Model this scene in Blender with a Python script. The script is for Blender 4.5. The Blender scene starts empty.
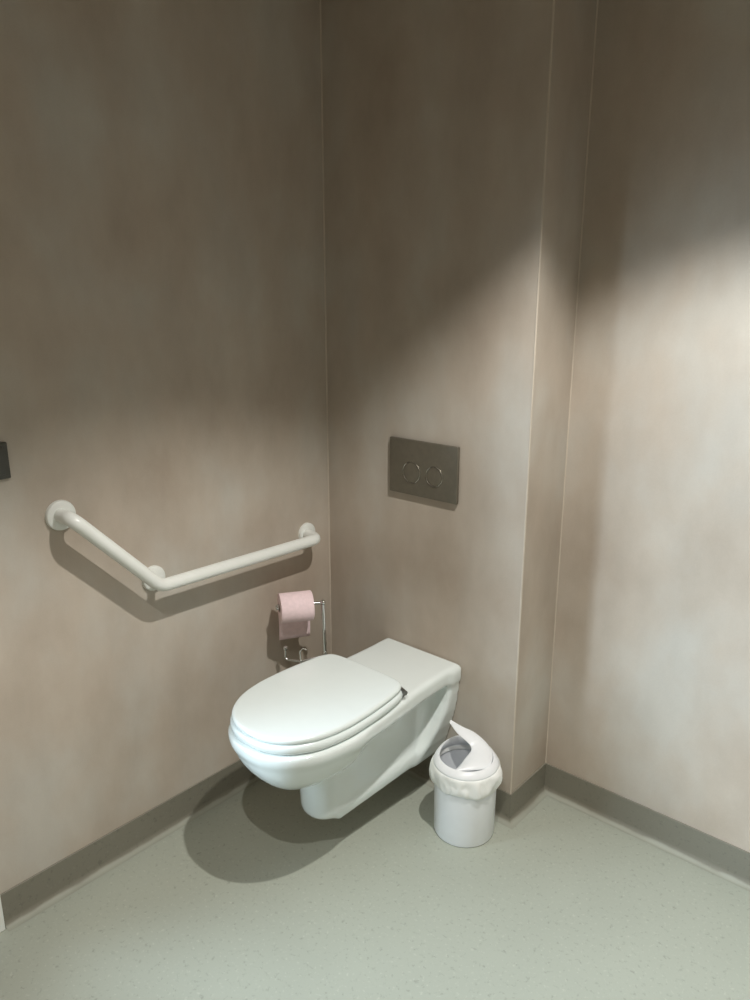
import bpy, bmesh, math, random
import numpy as np
from mathutils import Vector, Matrix, noise
COL = bpy.context.scene.collection
rnd = random.Random(4)

# ------------------------------------------------------------------ dimensions (metres)
W, D, HB = 0.731, 0.205, 0.0945      # boxed-out wall width, recess depth, skirting height
XR, YB, H = 2.45, -2.75, 2.45        # room extents
DY0, DY1, DH = -1.19, -2.10, 2.04   # doorway in the left wall
TX = 0.400                           # toilet axis

# ------------------------------------------------------------------ materials
def newmat(name):
    m = bpy.data.materials.new(name); m.use_nodes = True
    nt = m.node_tree; b = nt.nodes['Principled BSDF']
    return m, nt, b
def node(nt, t, **kw):
    n = nt.nodes.new(t)
    for k, v in kw.items():
        if k.startswith('i_'): n.inputs[k[2:].replace('_', ' ')].default_value = v
        else: setattr(n, k, v)
    return n
def ramp(nt, src, stops):
    r = nt.nodes.new('ShaderNodeValToRGB'); e = r.color_ramp.elements
    while len(e) < len(stops): e.new(0.5)
    for k, (p, c) in enumerate(stops): e[k].position = p; e[k].color = (*c, 1)
    nt.links.new(src, r.inputs[0]); return r.outputs[0]
def mix(nt, fac, a, b, mode='MIX'):
    n = nt.nodes.new('ShaderNodeMix'); n.data_type = 'RGBA'; n.blend_type = mode
    for s, v in ((0, fac), (6, a), (7, b)):
        if hasattr(v, 'is_output'): nt.links.new(v, n.inputs[s])
        elif isinstance(v, (int, float)): n.inputs[s].default_value = v
        else: n.inputs[s].default_value = (*v, 1)
    return n.outputs[2]
def coords(nt, scale=(1, 1, 1)):
    g = nt.nodes.new('ShaderNodeNewGeometry'); mp = nt.nodes.new('ShaderNodeMapping')
    mp.inputs['Scale'].default_value = scale
    nt.links.new(g.outputs['Position'], mp.inputs['Vector']); return mp.outputs[0]
def noisetex(nt, vec, scale, detail=3, rough=0.5):
    n = nt.nodes.new('ShaderNodeTexNoise')
    n.inputs['Scale'].default_value = scale; n.inputs['Detail'].default_value = detail
    n.inputs['Roughness'].default_value = rough
    nt.links.new(vec, n.inputs['Vector']); return n.outputs['Fac']
def plain(name, col, rough=0.5, metal=0.0, var=0.03, scale=30, **kw):
    m, nt, b = newmat(name)
    f = noisetex(nt, coords(nt), scale)
    c = ramp(nt, f, [(0.35, tuple(max(0, x*(1-var)) for x in col)), (0.65, tuple(min(1, x*(1+var)) for x in col))])
    nt.links.new(c, b.inputs['Base Color'])
    b.inputs['Roughness'].default_value = rough; b.inputs['Metallic'].default_value = metal
    for k, v in kw.items(): b.inputs[k.replace('_', ' ')].default_value = v
    return m
def wall_mat():
    m, nt, b = newmat('mottled_taupe_wall')
    v = coords(nt, (1, 1, 0.7))
    c = ramp(nt, noisetex(nt, v, 3.2, 5, 0.55), [(0.32, (0.46, 0.385, 0.315)), (0.5, (0.52, 0.455, 0.385)), (0.68, (0.56, 0.525, 0.47))])
    c2 = ramp(nt, noisetex(nt, coords(nt, (1, 1, 0.45)), 7, 4, 0.6), [(0.32, (0.88, 0.88, 0.88)), (0.68, (1, 1, 1))])
    c3 = ramp(nt, noisetex(nt, coords(nt), 260, 2), [(0.3, (0.965, 0.965, 0.965)), (0.7, (1, 1, 1))])
    c = mix(nt, 1.0, c, c2, 'MULTIPLY'); c = mix(nt, 1.0, c, c3, 'MULTIPLY')
    nt.links.new(c, b.inputs['Base Color'])
    b.inputs['Roughness'].default_value = 0.62
    b.inputs['Specular IOR Level'].default_value = 0.25
    bp = nt.nodes.new('ShaderNodeBump'); bp.inputs['Strength'].default_value = 0.06; bp.inputs['Distance'].default_value = 0.002
    nt.links.new(noisetex(nt, coords(nt), 120, 3), bp.inputs['Height']); nt.links.new(bp.outputs[0], b.inputs['Normal'])
    return m
def vinyl(name, base, dark, light, rough, weld=False):
    m, nt, b = newmat(name)
    v = coords(nt)
    big = ramp(nt, noisetex(nt, v, 2.2, 3), [(0.35, tuple(x*0.94 for x in base)), (0.65, base)])
    sp = noisetex(nt, v, 75, 3, 0.65)
    f1 = ramp(nt, sp, [(0.30, (1, 1, 1)), (0.42, (0, 0, 0))])
    f2 = ramp(nt, noisetex(nt, v, 110, 2, 0.6), [(0.60, (0, 0, 0)), (0.72, (1, 1, 1))])
    c = mix(nt, 1.0, big, dark); 
    n1 = nt.nodes.new('ShaderNodeMath'); n1.operation = 'MULTIPLY'; n1.inputs[1].default_value = 0.38; nt.links.new(f1, n1.inputs[0])
    n2 = nt.nodes.new('ShaderNodeMath'); n2.operation = 'MULTIPLY'; n2.inputs[1].default_value = 0.30; nt.links.new(f2, n2.inputs[0])
    c = mix(nt, n1.outputs[0], big, dark); c = mix(nt, n2.outputs[0], c, light)
    if weld:      # paler worn vinyl along the foot of the coving
        s = nt.nodes.new('ShaderNodeSeparateXYZ'); nt.links.new(v, s.inputs[0])
        wn = nt.nodes.new('ShaderNodeMath'); wn.operation = 'MULTIPLY_ADD'; wn.inputs[1].default_value = 0.010; wn.inputs[2].default_value = -0.005
        nt.links.new(noisetex(nt, v, 14, 3), wn.inputs[0])
        a = nt.nodes.new('ShaderNodeMath'); a.operation = 'ADD'; nt.links.new(s.outputs[2], a.inputs[0]); nt.links.new(wn.outputs[0], a.inputs[1])
        f = ramp(nt, a.outputs[0], [(0.0028, (1, 1, 1)), (0.0075, (0, 0, 0))])
        c = mix(nt, f, c, weld)
    nt.links.new(c, b.inputs['Base Color']); b.inputs['Roughness'].default_value = rough
    b.inputs['Specular IOR Level'].default_value = 0.35
    return m
M = dict(
    wall=wall_mat(),
    bead=plain('corner_joint_lit_edge', (0.55, 0.485, 0.405), 0.5),
    ceil=plain('white_ceiling', (0.62, 0.58, 0.52), 0.8),
    floor=vinyl('speckled_vinyl_floor', (0.405, 0.43, 0.37), (0.17, 0.175, 0.15), (0.60, 0.62, 0.54), 0.50),
    skirt=vinyl('speckled_vinyl_coving', (0.215, 0.205, 0.165), (0.10, 0.10, 0.08), (0.27, 0.27, 0.23), 0.55, weld=(0.36, 0.37, 0.315)),
    ceramic=plain('white_glazed_ceramic', (0.77, 0.83, 0.825), 0.10, var=0.005, Coat_Weight=0.4, Coat_Roughness=0.05),
    seat=plain('white_seat_plastic', (0.77, 0.84, 0.84), 0.16, var=0.005),
    rail=plain('white_coated_rail', (0.78, 0.80, 0.77), 0.28, var=0.01),
    chrome=plain('polished_chrome', (0.75, 0.76, 0.76), 0.12, 1.0, 0.01),
    steel=plain('satin_nickel_plate', (0.19, 0.175, 0.14), 0.42, 0.55, 0.05, 60),
    paper=plain('pink_tissue', (0.86, 0.68, 0.71), 0.9, var=0.04, scale=90),
    card=plain('grey_cardboard', (0.42, 0.36, 0.30), 0.9),
    binp=plain('white_bin_plastic', (0.90, 0.93, 0.97), 0.32, var=0.01),
    film=plain('white_liner_film', (0.93, 0.95, 0.94), 0.35, var=0.01),
    ring=plain('burnished_ring', (0.36, 0.34, 0.29), 0.22, 0.8),
    hinge=plain('dull_hinge_metal', (0.22, 0.22, 0.21), 0.3, 0.8),
    dark=plain('dark_grey_plate', (0.055, 0.055, 0.045), 0.35),
    rubber=plain('black_rubber', (0.02, 0.02, 0.02), 0.6),
    white=plain('white_paint', (0.80, 0.82, 0.80), 0.35),
    lens=plain('frosted_lens', (0.9, 0.88, 0.82), 0.5),
)

# ------------------------------------------------------------------ helpers
def link_mesh(name, verts, faces, mat, parent=None, smooth=True, sharp=35):
    me = bpy.data.meshes.new(name); me.from_pydata([tuple(v) for v in verts], [], faces); me.update()
    bm = bmesh.new(); bm.from_mesh(me); bmesh.ops.recalc_face_normals(bm, faces=bm.faces); bm.to_mesh(me); bm.free()
    me.materials.append(mat)
    if smooth:
        me.shade_smooth()
        if sharp: me.set_sharp_from_angle(angle=math.radians(sharp))
    o = bpy.data.objects.new(name, me); COL.objects.link(o)
    if parent: o.parent = parent
    return o
def tag(o, label, cat, group=None):
    o['label'] = label; o['category'] = cat
    if group: o['group'] = group
    return o
def thing(name, label, cat, loc=(0, 0, 0), group=None):
    o = bpy.data.objects.new(name, None); COL.objects.link(o); o.location = loc; o.empty_display_size = 0.05
    return tag(o, label, cat, group)
def struct(o): o['kind'] = 'structure'; return o
class MB:
    def __init__(s): s.v = []; s.f = []
    def add(s, v, f):
        n = len(s.v); s.v += [Vector(p) for p in v]; s.f += [[i+n for i in q] for q in f]; return s
    def box(s, a, b, bev=0.0, seg=2):
        bm = bmesh.new(); bmesh.ops.create_cube(bm, size=1)
        a = Vector(a); b = Vector(b)
        for v in bm.verts: v.co = Vector([a[i]+(b[i]-a[i])*(v.co[i]+0.5) for i in range(3)])
        if bev: bmesh.ops.bevel(bm, geom=bm.edges[:], offset=bev, segments=seg, affect='EDGES', profile=0.5)
        bm.verts.index_update()
        s.add([v.co for v in bm.verts], [[v.index for v in f.verts] for f in bm.faces]); bm.free(); return s
    def lathe(s, prof, seg=48, mat=Matrix()):
        v = []; f = []
        for (r, z) in prof:
            for k in range(seg):
                a = 2*math.pi*k/seg; v.append(mat @ Vector((r*math.cos(a), r*math.sin(a), z)))
        n = len(prof)
        for i in range(n-1):
            for k in range(seg):
                f.append([i*seg+k, i*seg+(k+1) % seg, (i+1)*seg+(k+1) % seg, (i+1)*seg+k])
        for i in (0, n-1):
            if prof[i][0] > 1e-6: f.append([i*seg+k for k in range(seg)])
        return s.add(v, f)
    def tube(s, pts, r, seg=16, caps=True):
        pts = [Vector(p) for p in pts]; n = len(pts); v = []; f = []
        rr = r if isinstance(r, (list, tuple)) else [r]*n
        t0 = (pts[1]-pts[0]).normalized()
        nrm = t0.orthogonal().normalized()
        for i, p in enumerate(pts):
            t = (pts[min(i+1, n-1)]-pts[max(i-1, 0)]).normalized()
            nrm = (nrm - t*nrm.dot(t)).normalized(); bn = t.cross(nrm)
            for k in range(seg):
                a = 2*math.pi*k/seg; v.append(p+(nrm*math.cos(a)+bn*math.sin(a))*rr[i])
        for i in range(n-1):
            for k in range(seg):
                f.append([i*seg+k, i*seg+(k+1) % seg, (i+1)*seg+(k+1) % seg, (i+1)*seg+k])
        if caps: f += [[k for k in range(seg)], [(n-1)*seg+k for k in range(seg)]]
        return s.add(v, f)
    def ball(s, c, r, sx=1, sy=1, sz=1, seg=20):
        prof = [(max(1e-7, r*math.sin(math.pi*i/12)), -r*math.cos(math.pi*i/12)) for i in range(13)]
        prof[0] = (1e-7, -r); prof[-1] = (1e-7, r)
        return s.lathe(prof, seg, Matrix.Translation(Vector(c)) @ Matrix.Diagonal((sx, sy, sz, 1)))
    def build(s, name, mat, parent=None, smooth=True, sharp=35):
        return link_mesh(name, s.v, s.f, mat, parent, smooth, sharp)
def arcpath(corners, rad, n=8):
    """polyline with rounded corners"""
    P = [Vector(c) for c in corners]; out = [P[0]]
    rad = rad if isinstance(rad, (list, tuple)) else [rad]*(len(P)-2)
    for i in range(1, len(P)-1):
        a = (P[i-1]-P[i]).normalized(); b = (P[i+1]-P[i]).normalized()
        th = a.angle(b); r = rad[i-1]; d = r/math.tan(th/2)
        c = P[i]+(a+b).normalized()*(r/math.sin(th/2))
        s = P[i]+a*d; e = P[i]+b*d; va = s-c; vb = e-c; ang = va.angle(vb)
        for k in range(n+1):
            t = k/n
            out.append(c+(va*math.sin((1-t)*ang)+vb*math.sin(t*ang))/math.sin(ang))
    out.append(P[-1]); return out
def align_x(loc):   # local z -> world +x
    return Matrix.Translation(Vector(loc)) @ Matrix.Rotation(math.pi/2, 4, 'Y')
def catmull(pts, n=10, closed=False):
    out = []; m = len(pts)
    rng = range(m if closed else m-1)
    for i in rng:
        g = lambda j: Vector(pts[j % m]) if closed else Vector(pts[max(0, min(m-1, j))])
        p0, p1, p2, p3 = g(i-1), g(i), g(i+1), g(i+2)
        for k in range(n):
            t = k/n
            out.append(0.5*((2*p1)+(p2-p0)*t+(2*p0-5*p1+4*p2-p3)*t*t+(3*p1-p0-3*p2+p3)*t**3))
    if not closed: out.append(Vector(pts[-1]))
    return out

# ------------------------------------------------------------------ room shell
T = 0.12
def slab(name, boxes, mat):
    m = MB()
    for a, b in boxes: m.box(a, b)
    return struct(m.build(name, mat, smooth=False))
slab('floor', [((-1.6, YB-T, -0.06), (XR+T, D+T, 0))], M['floor'])
slab('ceiling', [((-1.6, YB-T, H), (XR+T, D+T, H+0.08))], M['ceil'])
slab('wall_left', [((-T, DY0, 0), (0, 0.0, H)), ((-T, DY1, DH), (0, DY0, H)), ((-T, YB, 0), (0, DY1, H))], M['wall'])
slab('wall_back', [((-T, 0, 0), (W, D+T, H))], M['wall'])
slab('wall_recess', [((W, D, 0), (XR+T, D+T, H))], M['wall'])
slab('wall_right', [((XR, YB, 0), (XR+T, D, H))], M['wall'])
slab('wall_front', [((-T, YB-T, 0), (XR+T, YB, H))], M['wall'])
# corridor wall seen through the doorway
slab('wall_corridor', [((-1.6-T, YB-T, 0), (-1.6, D+T, H))], M['white'])

# coved skirting with mitred joints
prof = [(0.0, 0.0)] + [(0.004+0.018*(1-math.sin(t)), 0.0005+0.018*(1-math.cos(t))) for t in [math.pi/2*k/7 for k in range(8)]]
prof = [(0.0, 0.0), (0.026, 0.0004)] + prof[1:] + [(0.004, HB-0.001), (0.003, HB), (0.0, HB)]
run = [((0, DY0+0.034), None), ((0, 0), 'left'), ((W, 0), 'back'), ((W, D), 'return'), ((XR, D), 'recess'), ((XR, YB), 'right')]
pts = [Vector(p[0]) for p in run]
def nrm2(a, b):
    d = (b-a).normalized(); return Vector((d.y, -d.x))
for i in range(1, len(run)):
    n = nrm2(pts[i-1], pts[i])
    na = nrm2(pts[i-2], pts[i-1]) if i > 1 else n
    nb = nrm2(pts[i], pts[i+1]) if i < len(run)-1 else n
    ma = (n+na)/(1+n.dot(na)); mb = (n+nb)/(1+n.dot(nb))
    v = []; f = []; k = len(prof)
    for (P, m_) in ((pts[i-1], ma), (pts[i], mb)):
        for (o_, z) in prof: q = P+m_*o_; v.append((q.x, q.y, z))
    for j in range(k): f.append([j, (j+1) % k, k+(j+1) % k, k+j])
    f += [list(range(k)), list(range(k, 2*k))]
    struct(link_mesh('baseboard_'+run[i][1], v, f, M['skirt'], sharp=30))
# joint beads in the inner corners; pale outside-corner bead paints in its lit edge
b = MB(); b.tube([(0.0005, -0.0005, HB), (0.0005, -0.0005, H)], 0.0028, 8); struct(b.build('trim_1', M['bead']))
b = MB(); b.tube([(W-0.0012, 0.0012, HB), (W-0.0012, 0.0012, H)], 0.0029, 10); struct(b.build('trim_2', M['bead']))
b = MB(); b.tube([(W+0.0005, D-0.0005, HB), (W+0.0005, D-0.0005, H)], 0.0024, 8); struct(b.build('trim_3', M['bead']))
# door lining and architrave round the doorway
a = MB()
a.box((-T-0.01, DY0, 0), (0.014, DY0+0.032, DH+0.055), 0.003).box((-T-0.01, DY1-0.055, 0), (0.014, DY1, DH+0.055), 0.003)
a.box((-T-0.01, DY1, DH), (0.014, DY0, DH+0.055), 0.003)
struct(a.build('trim_4', M['white'], smooth=False))

# ------------------------------------------------------------------ toilet : signed-distance modelling + surface nets
def poly_sdf(px, py, poly):
    d = np.full(px.shape, 1e9); inside = np.zeros(px.shape, bool); n = len(poly)
    for i in range(n):
        ax, ay = poly[i]; bx, by = poly[(i+1) % n]; ex, ey = bx-ax, by-ay
        t = np.clip(((px-ax)*ex+(py-ay)*ey)/(ex*ex+ey*ey+1e-18), 0, 1)
        d = np.minimum(d, np.hypot(px-ax-t*ex, py-ay-t*ey))
        c = ((ay > py) != (by > py)) & (px < (bx-ax)*(py-ay)/((by-ay) if by != ay else 1e-12)+ax)
        inside ^= c
    return np.where(inside, -d, d)
def smin(a, b, k):
    h = np.clip(0.5+0.5*(b-a)/k, 0, 1); return b*(1-h)+a*h-k*h*(1-h)
def smax(a, b, k): return -smin(-a, -b, k)
def rextrude(d2, z, z0, z1, r):
    w = np.abs(z-(z0+z1)/2)-(z1-z0)/2
    a = d2+r; c = w+r
    return np.minimum(np.maximum(a, c), 0)+np.hypot(np.maximum(a, 0), np.maximum(c, 0))-r
def surface_nets(F, o, h):
    nx, ny, nz = F.shape; S = F < 0
    cs = [(i, j, k) for i in (0, 1) for j in (0, 1) for k in (0, 1)]
    sl = lambda A, c: A[c[0]:nx-1+c[0], c[1]:ny-1+c[1], c[2]:nz-1+c[2]]
    cnt = sum(sl(S, c).astype(int) for c in cs); act = (cnt > 0) & (cnt < 8)
    acc = np.zeros(act.shape+(3,)); num = np.zeros(act.shape)
    for a in range(8):
        for b_ in range(a+1, 8):
            ca, cb = cs[a], cs[b_]
            if sum(abs(ca[q]-cb[q]) for q in range(3)) != 1: continue
            fa, fb = sl(F, ca), sl(F, cb); x = (fa < 0) != (fb < 0)
            t = np.where(x, fa/np.where(x, fa-fb, 1), 0)
            for q in range(3): acc[..., q] += np.where(x, ca[q]+t*(cb[q]-ca[q]), 0)
            num += x
    idx = -np.ones(act.shape, int); ids = np.argwhere(act); idx[act] = np.arange(len(ids))
    V = (ids+acc[act]/num[act][:, None])*h+np.array(o)
    faces = []
    for ax in range(3):
        A = S; B = np.roll(S, -1, ax); X = A != B
        u, v_ = [(1, 2), (2, 0), (0, 1)][ax]
        for p in np.argwhere(X):
            if p[ax] >= F.shape[ax]-1 or p[u] < 1 or p[v_] < 1 or p[u] >= F.shape[u]-1 or p[v_] >= F.shape[v_]-1: continue
            q = []
            for du, dv in ((0, 0), (1, 0), (1, 1), (0, 1)):
                c = p.copy(); c[u] -= du; c[v_] -= dv; q.append(idx[tuple(c)])
            if min(q) < 0: continue
            faces.append([int(t) for t in (q if S[tuple(p)] else q[::-1])])
    return V, faces
def half_outline(side):
    """right half outline points (x>=0) from front tip to the back, mirrored to a closed polygon"""
    c = catmull([(x, y, 0) for x, y in side], 6)
    r = [(p.x, p.y) for p in c]
    return r+[(-x, y) for x, y in reversed(r) if x > 1e-5]
rim = half_outline([(0, -0.697), (0.05, -0.691), (0.098, -0.667), (0.133, -0.628), (0.157, -0.575), (0.168, -0.51), (0.169, -0.44), (0.163, -0.36), (0.153, -0.27), (0.145, -0.18), (0.142, -0.05)])
rim = [p for p in rim if True]
rim_poly = [(x, y) for x, y in rim if x >= 0]
rim_poly += [(0.142, 0.0), (-0.142, 0.0)] + [(-x, y) for x, y in reversed(rim_poly) if x > 1e-5]
h = 0.005
gx = np.arange(-0.20, 0.2001, h); gy = np.arange(-0.73, 0.031, h); gz = np.arange(0.10, 0.481, h)
def toilet_field(X, Y, Z):
    d2 = poly_sdf(X[:, :, 0], Y[:, :, 0], rim_poly)[:, :, None]
    zl = 0.398+0.020*np.clip((-0.30-Y)/0.25, 0, 1)
    deck = rextrude(d2+np.zeros_like(Z), Z, zl, 0.451, 0.015)
    # slightly softened underside of the band towards the front
    t = np.clip((0.432-Z)/0.162, 0, 1)
    ins = 0.18*(1-np.sqrt(np.maximum(1-t**1.6, 0)))+0.30*np.clip(Y+0.46, 0, 1)
    bowl = d2+ins+np.maximum(0.27-Z, 0)*2
    bowl = np.maximum(bowl, Z-0.44)
    # trunk (trapway shroud)
    ax = np.abs(X)
    hw = 0.064+0.014*np.clip((Y+0.45)/0.4, 0, 1)
    yf = -0.505+np.clip((0.25-Z)/0.12, 0, 1)*0.006
    rr = 0.062
    dx = ax-(hw-rr); dy = (yf+rr)-Y
    tr2 = np.minimum(np.maximum(dx, dy), 0)+np.hypot(np.maximum(dx, 0), np.maximum(dy, 0))-rr
    zb = 0.127+0.027*np.clip((Y+0.45)/0.3, 0, 1)
    tb = zb-Z
    trunk = np.maximum(smax(tr2, tb, 0.035), Z-0.43)
    # keel flare along the bottom edge, widening to the wall
    kw = 0.050+0.036*np.clip((Y+0.45)/0.30, 0, 1)
    keel = smax(np.maximum(ax-kw, (yf+0.07)-Y), np.maximum(zb-Z, Z-zb-0.020-0.02*np.clip((Y+0.4)/0.4, 0, 1)), 0.014)
    # wall flange : wide profile against the wall, front face slanting forward as it goes down
    fw = np.interp(Z, [0.135, 0.15, 0.20, 0.25, 0.306, 0.36, 0.42, 0.44], [0.062, 0.078, 0.104, 0.120, 0.133, 0.140, 0.142, 0.142])
    ff = np.interp(Z, [0.14, 0.20, 0.28, 0.34, 0.42], [-0.145, -0.110, -0.075, -0.055, -0.045])
    fl = smax(smax(ax-fw, ff-Y, 0.016), 0.140-Z, 0.02)
    fl = np.maximum(fl, Z-0.43)
    body = smin(deck, bowl, 0.022)
    k = 0.012+0.028*np.clip((-0.22-Y)/0.2, 0, 1)
    body = smin(body, smin(trunk, keel, 0.035), k)
    body = smin(body, fl, 0.026)
    return np.maximum(np.maximum(body, Y+0.0), Z-0.451)
X, Y, Z = np.meshgrid(gx, gy, gz, indexing='ij')
F = toilet_field(X, Y, Z)
V, Fc = surface_nets(F, (gx[0], gy[0], gz[0]), h)
toilet = thing('toilet', 'white wall-hung toilet with long ceramic bowl and closed lid', 'toilet', (TX, -0.001, 0))
o = link_mesh('bowl', V, Fc, M['ceramic'], toilet, sharp=None)
sm = o.modifiers.new('smooth', 'CORRECTIVE_SMOOTH') if False else o.modifiers.new('smooth', 'SMOOTH')
sm.factor = 0.5; sm.iterations = 4

def ring_slab(outline, rows, cap_dome=0.0, nr=6):
    """outline: list of 2d pts; rows: (inset, z) bottom..top ; bottom + top capped"""
    P = [Vector(p) for p in outline]; n = len(P); N = []
    area = sum(P[i].x*P[(i+1) % n].y-P[(i+1) % n].x*P[i].y for i in range(n))
    for i in range(n):
        d = (P[(i+1) % n]-P[i-1]).normalized(); N.append(Vector((-d.y, d.x)) if area > 0 else Vector((d.y, -d.x)))
    v = []; f = []
    for ins, z in rows:
        for i in range(n): q = P[i]+N[i]*ins; v.append((q.x, q.y, z))
    m = len(rows)
    for a in range(m-1):
        for i in range(n): f.append([a*n+i, a*n+(i+1) % n, (a+1)*n+(i+1) % n, (a+1)*n+i])
    f.append([(m-1)*n+i for i in range(n)])
    f.append(list(range(n)))
    return v, f
def sym_outline(side, n=8):
    c = catmull([(x, y, 0) for x, y in side], n)
    r = [(max(0, p.x), p.y) for p in c]
    return r+[(-x, y) for x, y in reversed(r[1:-1])]
lid_side = [(0, -0.694), (0.05, -0.688), (0.098, -0.663), (0.131, -0.625), (0.153, -0.578), (0.165, -0.515), (0.1665, -0.45), (0.163, -0.385), (0.156, -0.325), (0.148, -0.288), (0.134, -0.266), (0.11, -0.256), (0.06, -0.252), (0, -0.252)]
lo = sym_outline(lid_side)
def arc_rows(z0, z1, r, ins0=0.0):
    a = [(ins0+r*(1-math.cos(t)), z1-r+r*math.sin(t)) for t in [math.pi/2*k/5 for k in range(6)]]
    return a
seat_rows = [(0.012, 0.4515), (0.004, 0.4525), (0.0005, 0.456), (-0.002, 0.462), (-0.002, 0.468), (0.0, 0.474), (0.006, 0.4785), (0.014, 0.479)]
v, f = ring_slab(lo, seat_rows); seat = link_mesh('seat', v, f, M['seat'], toilet, sharp=None)
lid_rows = [(0.012, 0.4800), (0.004, 0.4805), (0.0025, 0.483)] + [(0.0025+0.008*(1-math.cos(t)), 0.4855+0.0085*math.sin(t)) for t in [math.pi/2*k/5 for k in range(1, 6)]] + [(0.020, 0.4945)]
v, f = ring_slab(lo, lid_rows, 0.001); lid = link_mesh('lid', v, f, M['seat'], toilet, sharp=None)
for s in (-1, 1):
    hb = MB(); hb.tube([(s*0.120, -0.262, 0.4730), (s*0.153, -0.2735, 0.4730)], 0.0065, 14).box((s*0.125-0.012, -0.268, 0.450), (s*0.125+0.012, -0.252, 0.468), 0.003)
    hg = hb.build('hinge', M['hinge'], toilet); hg['label'] = 'small metal lid hinge'

# ------------------------------------------------------------------ flush plate
fx0, fz0, fw_, fh_ = 0.2695, 0.935, 0.246, 0.164
fp = thing('flush_plate', 'satin grey rectangular flush plate with two round buttons on wall', 'flush plate', (fx0+fw_/2, 0, fz0+fh_/2))
m = MB(); m.box((-fw_/2, -0.011, -fh_/2), (fw_/2, 0.0, fh_/2), 0.0025, 3); m.build('plate', M['steel'], fp)
for sx, r in ((-0.0385, 0.0325), (0.0440, 0.0300)):
    R = Matrix.Translation((sx, -0.011, -0.0135)) @ Matrix.Rotation(math.pi/2, 4, 'X')
    rg = MB(); rg.lathe([(r-0.0028, -0.0005), (r-0.0025, 0.0022), (r-0.0012, 0.0032), (r, 0.0022), (r+0.0006, -0.0005)], 48, R)
    ro = rg.build('button_ring', M['ring'], fp); ro['label'] = 'shiny ring round flush button'
    bt = MB(); bt.lathe([(r-0.0029, -0.0005), (r-0.0030, 0.0010), (r-0.006, 0.0018), (0.0001, 0.0008)], 48, R); bt.build('flush_button', M['steel'], fp)

# ------------------------------------------------------------------ switch plate on the left wall
sw = thing('light_switch', 'dark grey square switch plate on the left wall', 'switch', (0, -1.044, 1.153))
m = MB(); m.box((0, -0.0415, -0.0405), (0.009, 0.0415, 0.0405), 0.002); m.build('frame', M['dark'], sw)
m = MB(); m.box((0.008, -0.031, -0.030), (0.012, 0.031, 0.030), 0.0015); m.build('rocker', M['dark'], sw)

# ------------------------------------------------------------------ grab rail
gr = thing('grab_rail', 'white angled grab rail fixed to the left wall above the toilet', 'grab rail', (0, -0.667, 0.776))
loc = lambda y, z, x=0.0: Vector((x, y+0.667, z-0.776))
off = 0.072; tr = 0.0172
FL = [(-0.899, 1.002), (-0.667, 0.776), (-0.105, 0.766)]
A = loc(-0.903, 1.004, off); Bp = loc(-0.690, 0.778, off); Cc = loc(-0.122, 0.766, off)
path = arcpath([loc(-0.903, 1.004, 0.003), A, Bp, Cc, loc(-0.112, 0.766, 0.003)], [0.024, 0.055, 0.030], 10)
m = MB(); m.tube(path, tr, 24); m.build('rail', M['rail'], gr)
m = MB(); m.tube([loc(-0.669, 0.777, 0.003), loc(-0.676, 0.780, 0.045), loc(-0.683, 0.783, off-0.003)], 0.0115, 18); m.build('bracket', M['rail'], gr)
for (y, z) in FL:
    rad = 0.0365 if y < -0.8 else 0.034
    m = MB(); m.lathe([(rad, 0.0), (rad, 0.006), (rad-0.0015, 0.0095), (rad-0.005, 0.0115), (0.018, 0.0125), (0.0001, 0.0125)], 48, align_x(loc(y, z, 0.0)))
    m.build('wall_flange', M['rail'], gr)

# ------------------------------------------------------------------ freestanding toilet roll holder
hx, hy = 0.148, -0.176
th = thing('toilet_roll_holder', 'chrome standing toilet roll holder in the corner behind the toilet', 'roll holder', (hx, hy, 0))
m = MB(); m.lathe([(0.085, 0), (0.085, 0.006), (0.080, 0.011), (0.012, 0.014), (0.0001, 0.014)], 48); m.build('base', M['chrome'], th)
m = MB(); m.tube([(0, 0, 0.010), (0, 0, 0.415), (0.0, -0.005, 0.590)], 0.0062, 16); m.build('post', M['chrome'], th)
m = MB(); m.lathe([(0.0065, -0.012), (0.0095, -0.010), (0.0095, 0.010), (0.0065, 0.012)], 20, Matrix.Translation((0, 0, 0.400))); c = m.build('collar', M['rubber'], th); c['label'] = 'black collar on the post'
e0 = Vector((0.0, -0.005, 0.592)); e1 = Vector((-0.075, -0.121, 0.592))
m = MB(); m.tube([e0, e1], 0.0048, 14).ball(e0, 0.0085); m.build('arm', M['chrome'], th)
m = MB(); m.ball(e1, 0.0092); m.build('finial', M['chrome'], th)
m = MB(); m.ball((0, 0, 0.420), 0.0085); m.build('finial', M['chrome'], th)
# lower spare-roll arm
l1 = [(0, 0, 0.412), (-0.041, -0.065, 0.402), (-0.088, -0.088, 0.402), (-0.088, -0.086, 0.436)]
m = MB(); m.tube(arcpath(l1, [0.03, 0.012], 6), 0.0040, 12); m.build('spare_arm', M['chrome'], th)
m = MB(); m.ball((-0.088, -0.086, 0.440), 0.0082); m.build('finial', M['chrome'], th)
m = MB(); m.ball((-0.041, -0.065, 0.402), 0.0070).tube([(-0.041, -0.065, 0.402), (-0.043, -0.067, 0.436), (-0.036, -0.060, 0.446), (-0.028, -0.052, 0.440)], 0.0026, 10); m.build('hook', M['chrome'], th)

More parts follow.
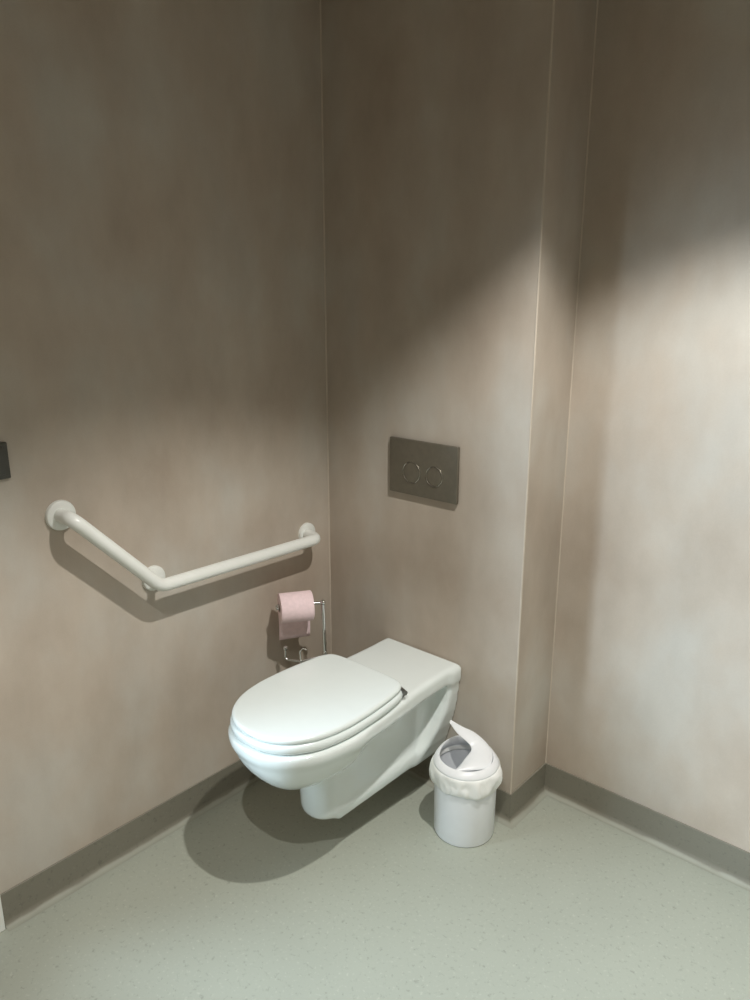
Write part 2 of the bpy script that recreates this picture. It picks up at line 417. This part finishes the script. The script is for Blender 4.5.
# toilet roll
ax = (e1-e0).normalized(); start = Vector((hx, hy, 0))+e0+ax*0.034
zc = Vector((0, 0, 1)); up = (zc-ax*zc.dot(ax)).normalized(); sd = ax.cross(up).normalized()   # sd: towards room or wall
if sd.x < 0: sd = -sd
fw_axis = 1
RR = 0.0460; L = 0.100; rc = 0.0135
cdrop = -up*(rc-0.0048-0.0012-0.0025)
rollo = thing('toilet_roll', 'pink toilet roll hanging on the chrome holder', 'toilet roll', tuple(start+cdrop))
def cyl_pts(r, t, a): return ax*t+(up*math.cos(a)+sd*math.sin(a))*r
def tube_wall(r0, r1, n=56, bev=0.003):
    v = []; f = []
    prof_ = [(r0, 0.0), (r1-bev, 0.0), (r1-bev*0.3, bev*0.3), (r1, bev), (r1, L-bev), (r1-bev*0.3, L-bev*0.3), (r1-bev, L), (r0, L)]
    for (r, t) in prof_:
        for k in range(n): v.append(cyl_pts(r, t, 2*math.pi*k/n))
    k_ = len(prof_)
    for i in range(k_):
        for k in range(n): j = (i+1) % k_; f.append([i*n+k, i*n+(k+1) % n, j*n+(k+1) % n, j*n+k])
    return v, f
v, f = tube_wall(rc, RR); link_mesh('paper', v, f, M['paper'], rollo)
v, f = tube_wall(rc-0.0014, rc+0.0003, bev=0.0004); co = link_mesh('core', v, f, M['card'], rollo); co['label'] = 'cardboard tube inside the roll'
# hanging sheet from the wall side of the roll
v = []; f = []; rows = 14; cols = 8
for i in range(rows+1):
    t = i/rows
    for j in range(cols+1):
        s_ = 0.001+(L-0.002)*j/cols
        if i <= 5:
            a = -math.pi/2+ (1-i/5)*0.9
            p = cyl_pts(RR+0.0008, s_, a)
        else:
            q = (i-5)/(rows-5)
            p = cyl_pts(RR+0.0008, s_, -math.pi/2) + Vector((0.004*math.sin(q*2.4), 0, -0.122*q-0.004*q*(j/cols)))
        v.append(p)
for i in range(rows):
    for j in range(cols): a = i*(cols+1)+j; f.append([a, a+1, a+cols+2, a+cols+1])
sh = link_mesh('loose_sheet', v, f, M['paper'], rollo)
so = sh.modifiers.new('s', 'SOLIDIFY'); so.thickness = 0.0006; so.offset = 0

# ------------------------------------------------------------------ pedal-less swing bin
bx, by = 0.646, -0.112
bn = thing('waste_bin', 'small round white plastic bin with tilted swing lid beside the toilet', 'bin', (bx, by, 0))
m = MB(); m.lathe([(0.0001, 0.0), (0.079, 0.0), (0.085, 0.002), (0.0870, 0.007), (0.0895, 0.220), (0.0895, 0.222), (0.0870, 0.222), (0.0845, 0.010), (0.0001, 0.008)], 72); m.build('bin_body', M['binp'], bn)
rv = Vector((0.751, 0.660, 0)); fv = Vector((-0.660, 0.751, 0))     # across / away directions for the lid's orientation
def L3(a, b_, z): return rv*a+fv*b_+Vector((0, 0, z))
# collar ring with an upward sweep at the back
v = []; f = []; n = 72
def ring_z(an):  # an: 0 = across-right, pi/2 = away
    return 0.016*max(0, math.sin(an))**1.5
rowsC = [(0.0880, 0.222, 0), (0.0925, 0.222, 0), (0.0935, 0.225, 0), (0.0920, 0.229, 0.2), (0.0860, 0.236, 0.8), (0.0795, 0.241, 1), (0.0765, 0.242, 1), (0.0750, 0.239, 1), (0.0825, 0.228, 0), (0.0850, 0.223, 0)]
for (r, z, w_) in rowsC:
    for k in range(n): an = 2*math.pi*k/n; v.append(L3(r*math.cos(an), r*math.sin(an), z+w_*ring_z(an)))
for i in range(len(rowsC)):
    j = (i+1) % len(rowsC)
    for k in range(n): f.append([i*n+k, i*n+(k+1) % n, j*n+(k+1) % n, j*n+k])
link_mesh('lid_collar', v, f, M['binp'], bn, sharp=50)
# swing flap : curved sheet, one end tipped up at the back, the other dipping at the front
edge_in = catmull([(-0.046, 0.040, 0.322), (-0.024, 0.036, 0.290), (0.010, 0.024, 0.262), (0.014, 0.008, 0.252), (-0.002, -0.014, 0.246), (-0.022, -0.040, 0.238), (-0.038, -0.064, 0.238)], 5)
edge_out = catmull([(-0.042, 0.048, 0.326), (-0.008, 0.052, 0.302), (0.032, 0.060, 0.276), (0.068, 0.034, 0.252), (0.074, -0.010, 0.240), (0.048, -0.058, 0.238), (-0.030, -0.068, 0.238)], 5)
v = []; f = []; nc = 10
for i in range(len(edge_in)):
    for j in range(nc+1):
        t = j/nc; p = edge_in[i].lerp(edge_out[i], t)
        w = (edge_out[i]-edge_in[i]).length
        v.append(L3(p.x, p.y, p.z+0.26*w*4*t*(1-t)*0.55))
for i in range(len(edge_in)-1):
    for j in range(nc): a = i*(nc+1)+j; f.append([a, a+1, a+nc+2, a+nc+1])
fl_ = link_mesh('swing_flap', v, f, M['binp'], bn, sharp=None); so = fl_.modifiers.new('s', 'SOLIDIFY'); so.thickness = 0.0022; so.offset = 0
sb = fl_.modifiers.new('sub', 'SUBSURF'); sb.levels = 1; sb.render_levels = 1
# liner bag folded over the rim
bl = thing('bin_liner', 'thin white plastic liner folded over the rim of the small bin', 'bag', (bx, by, 0.15))
v = []; f = []; n = 120
prof_l = [(0.0855, 0.204, 0), (0.0872, 0.2226, 0), (0.0915, 0.2235, 0.1), (0.0965, 0.220, 0.3), (0.0985, 0.210, 0.8), (0.0995, 0.197, 1.1), (0.0985, 0.183, 1.3), (0.0955, 0.172, 1.2), (0.0925, 0.164, 0.7)]
for i, (r, z, w_) in enumerate(prof_l):
    for k in range(n):
        an = 2*math.pi*k/n; p = Vector((math.cos(an)*2.0, math.sin(an)*2.0, z*22))
        d_ = noise.noise(p*1.3)*0.0085+noise.noise(p*3.1+Vector((5, 0, 0)))*0.0050
        dz = noise.noise(Vector((math.cos(an)*1.6, math.sin(an)*1.6, 3)))*0.014 if i > 5 else 0
        rr = max(r+w_*d_, 0.0912 if i > 1 else 0.083)
        v.append((rr*math.cos(an), rr*math.sin(an), z-0.15+dz*w_))
for i in range(len(prof_l)-1):
    for k in range(n): f.append([i*n+k, i*n+(k+1) % n, (i+1)*n+(k+1) % n, (i+1)*n+k])
lb = link_mesh('liner_film', v, f, M['film'], bl, sharp=None); so = lb.modifiers.new('s', 'SOLIDIFY'); so.thickness = 0.0006; so.offset = 1
sb = lb.modifiers.new('sub', 'SUBSURF'); sb.levels = 1; sb.render_levels = 1

# ------------------------------------------------------------------ ceiling downlights and their lamps
spots = [((1.31, -0.64), 112, (1.0, 0.97, 0.91)), ((1.36, -1.62), 58, (1.0, 0.97, 0.91))]
for i, ((x, y), e, c) in enumerate(spots):
    dl = thing('ceiling_downlight', ['round recessed ceiling downlight nearest the flush plate wall', 'round recessed ceiling downlight nearest the doorway'][i], 'downlight', (x, y, H), 'recessed downlights')
    m = MB(); m.lathe([(0.040, 0.0), (0.040, -0.004), (0.052, -0.005), (0.055, 0.0)], 40); m.build('bezel', M['white'], dl)
    la = bpy.data.lights.new('downlight_lamp', 'SPOT'); la.energy = e; la.color = c; la.shadow_soft_size = 0.018
    la.spot_size = math.radians(98); la.spot_blend = 0.36
    lo_ = bpy.data.objects.new('downlight_lamp', la); COL.objects.link(lo_); lo_.location = (x, y, H-0.02)
# cooler light coming through the doorway
la = bpy.data.lights.new('corridor_light', 'AREA'); la.shape = 'RECTANGLE'; la.size = 0.35; la.size_y = 1.3
la.spread = math.radians(62); la.energy = 12; la.color = (0.70, 0.87, 1.0)
ob = bpy.data.objects.new('corridor_light', la); COL.objects.link(ob); ob.location = (-0.06, -1.40, 1.0)
d = Vector((1.9, 0.2, 0.50))-ob.location; ob.rotation_euler = d.to_track_quat('-Z', 'Y').to_euler()
# added soft fill lamp under the ceiling, with no fixture of its own
la = bpy.data.lights.new('ceiling_fill', 'AREA'); la.shape = 'RECTANGLE'; la.size = 1.0; la.size_y = 1.0
la.energy = 3; la.color = (1.0, 0.95, 0.88)
ob = bpy.data.objects.new('room_fill', la); COL.objects.link(ob); ob.location = (1.7, -2.1, H-0.03)

w = bpy.data.worlds.new('World'); bpy.context.scene.world = w; w.use_nodes = True
w.node_tree.nodes['Background'].inputs[0].default_value = (0.95, 0.97, 1.0, 1); w.node_tree.nodes['Background'].inputs[1].default_value = 0.3

# ------------------------------------------------------------------ camera
cd = bpy.data.cameras.new('Camera'); cam = bpy.data.objects.new('Camera', cd); COL.objects.link(cam)
cam.location = (1.6956, -1.698, 1.5099)
cam.rotation_euler = (math.pi/2-0.2674, 0, 0.7214)
cd.sensor_fit = 'VERTICAL'; cd.sensor_height = 24; cd.lens = 757.87/1000*24; cd.clip_start = 0.05
bpy.context.scene.camera = cam
sc = bpy.context.scene
sc.view_settings.view_transform = 'Standard'; sc.view_settings.look = 'None'; sc.view_settings.exposure = 0.0
sc.cycles.max_bounces = 8; sc.cycles.diffuse_bounces = 5; sc.cycles.use_denoising = True
sc.cycles.caustics_reflective = False; sc.cycles.caustics_refractive = False
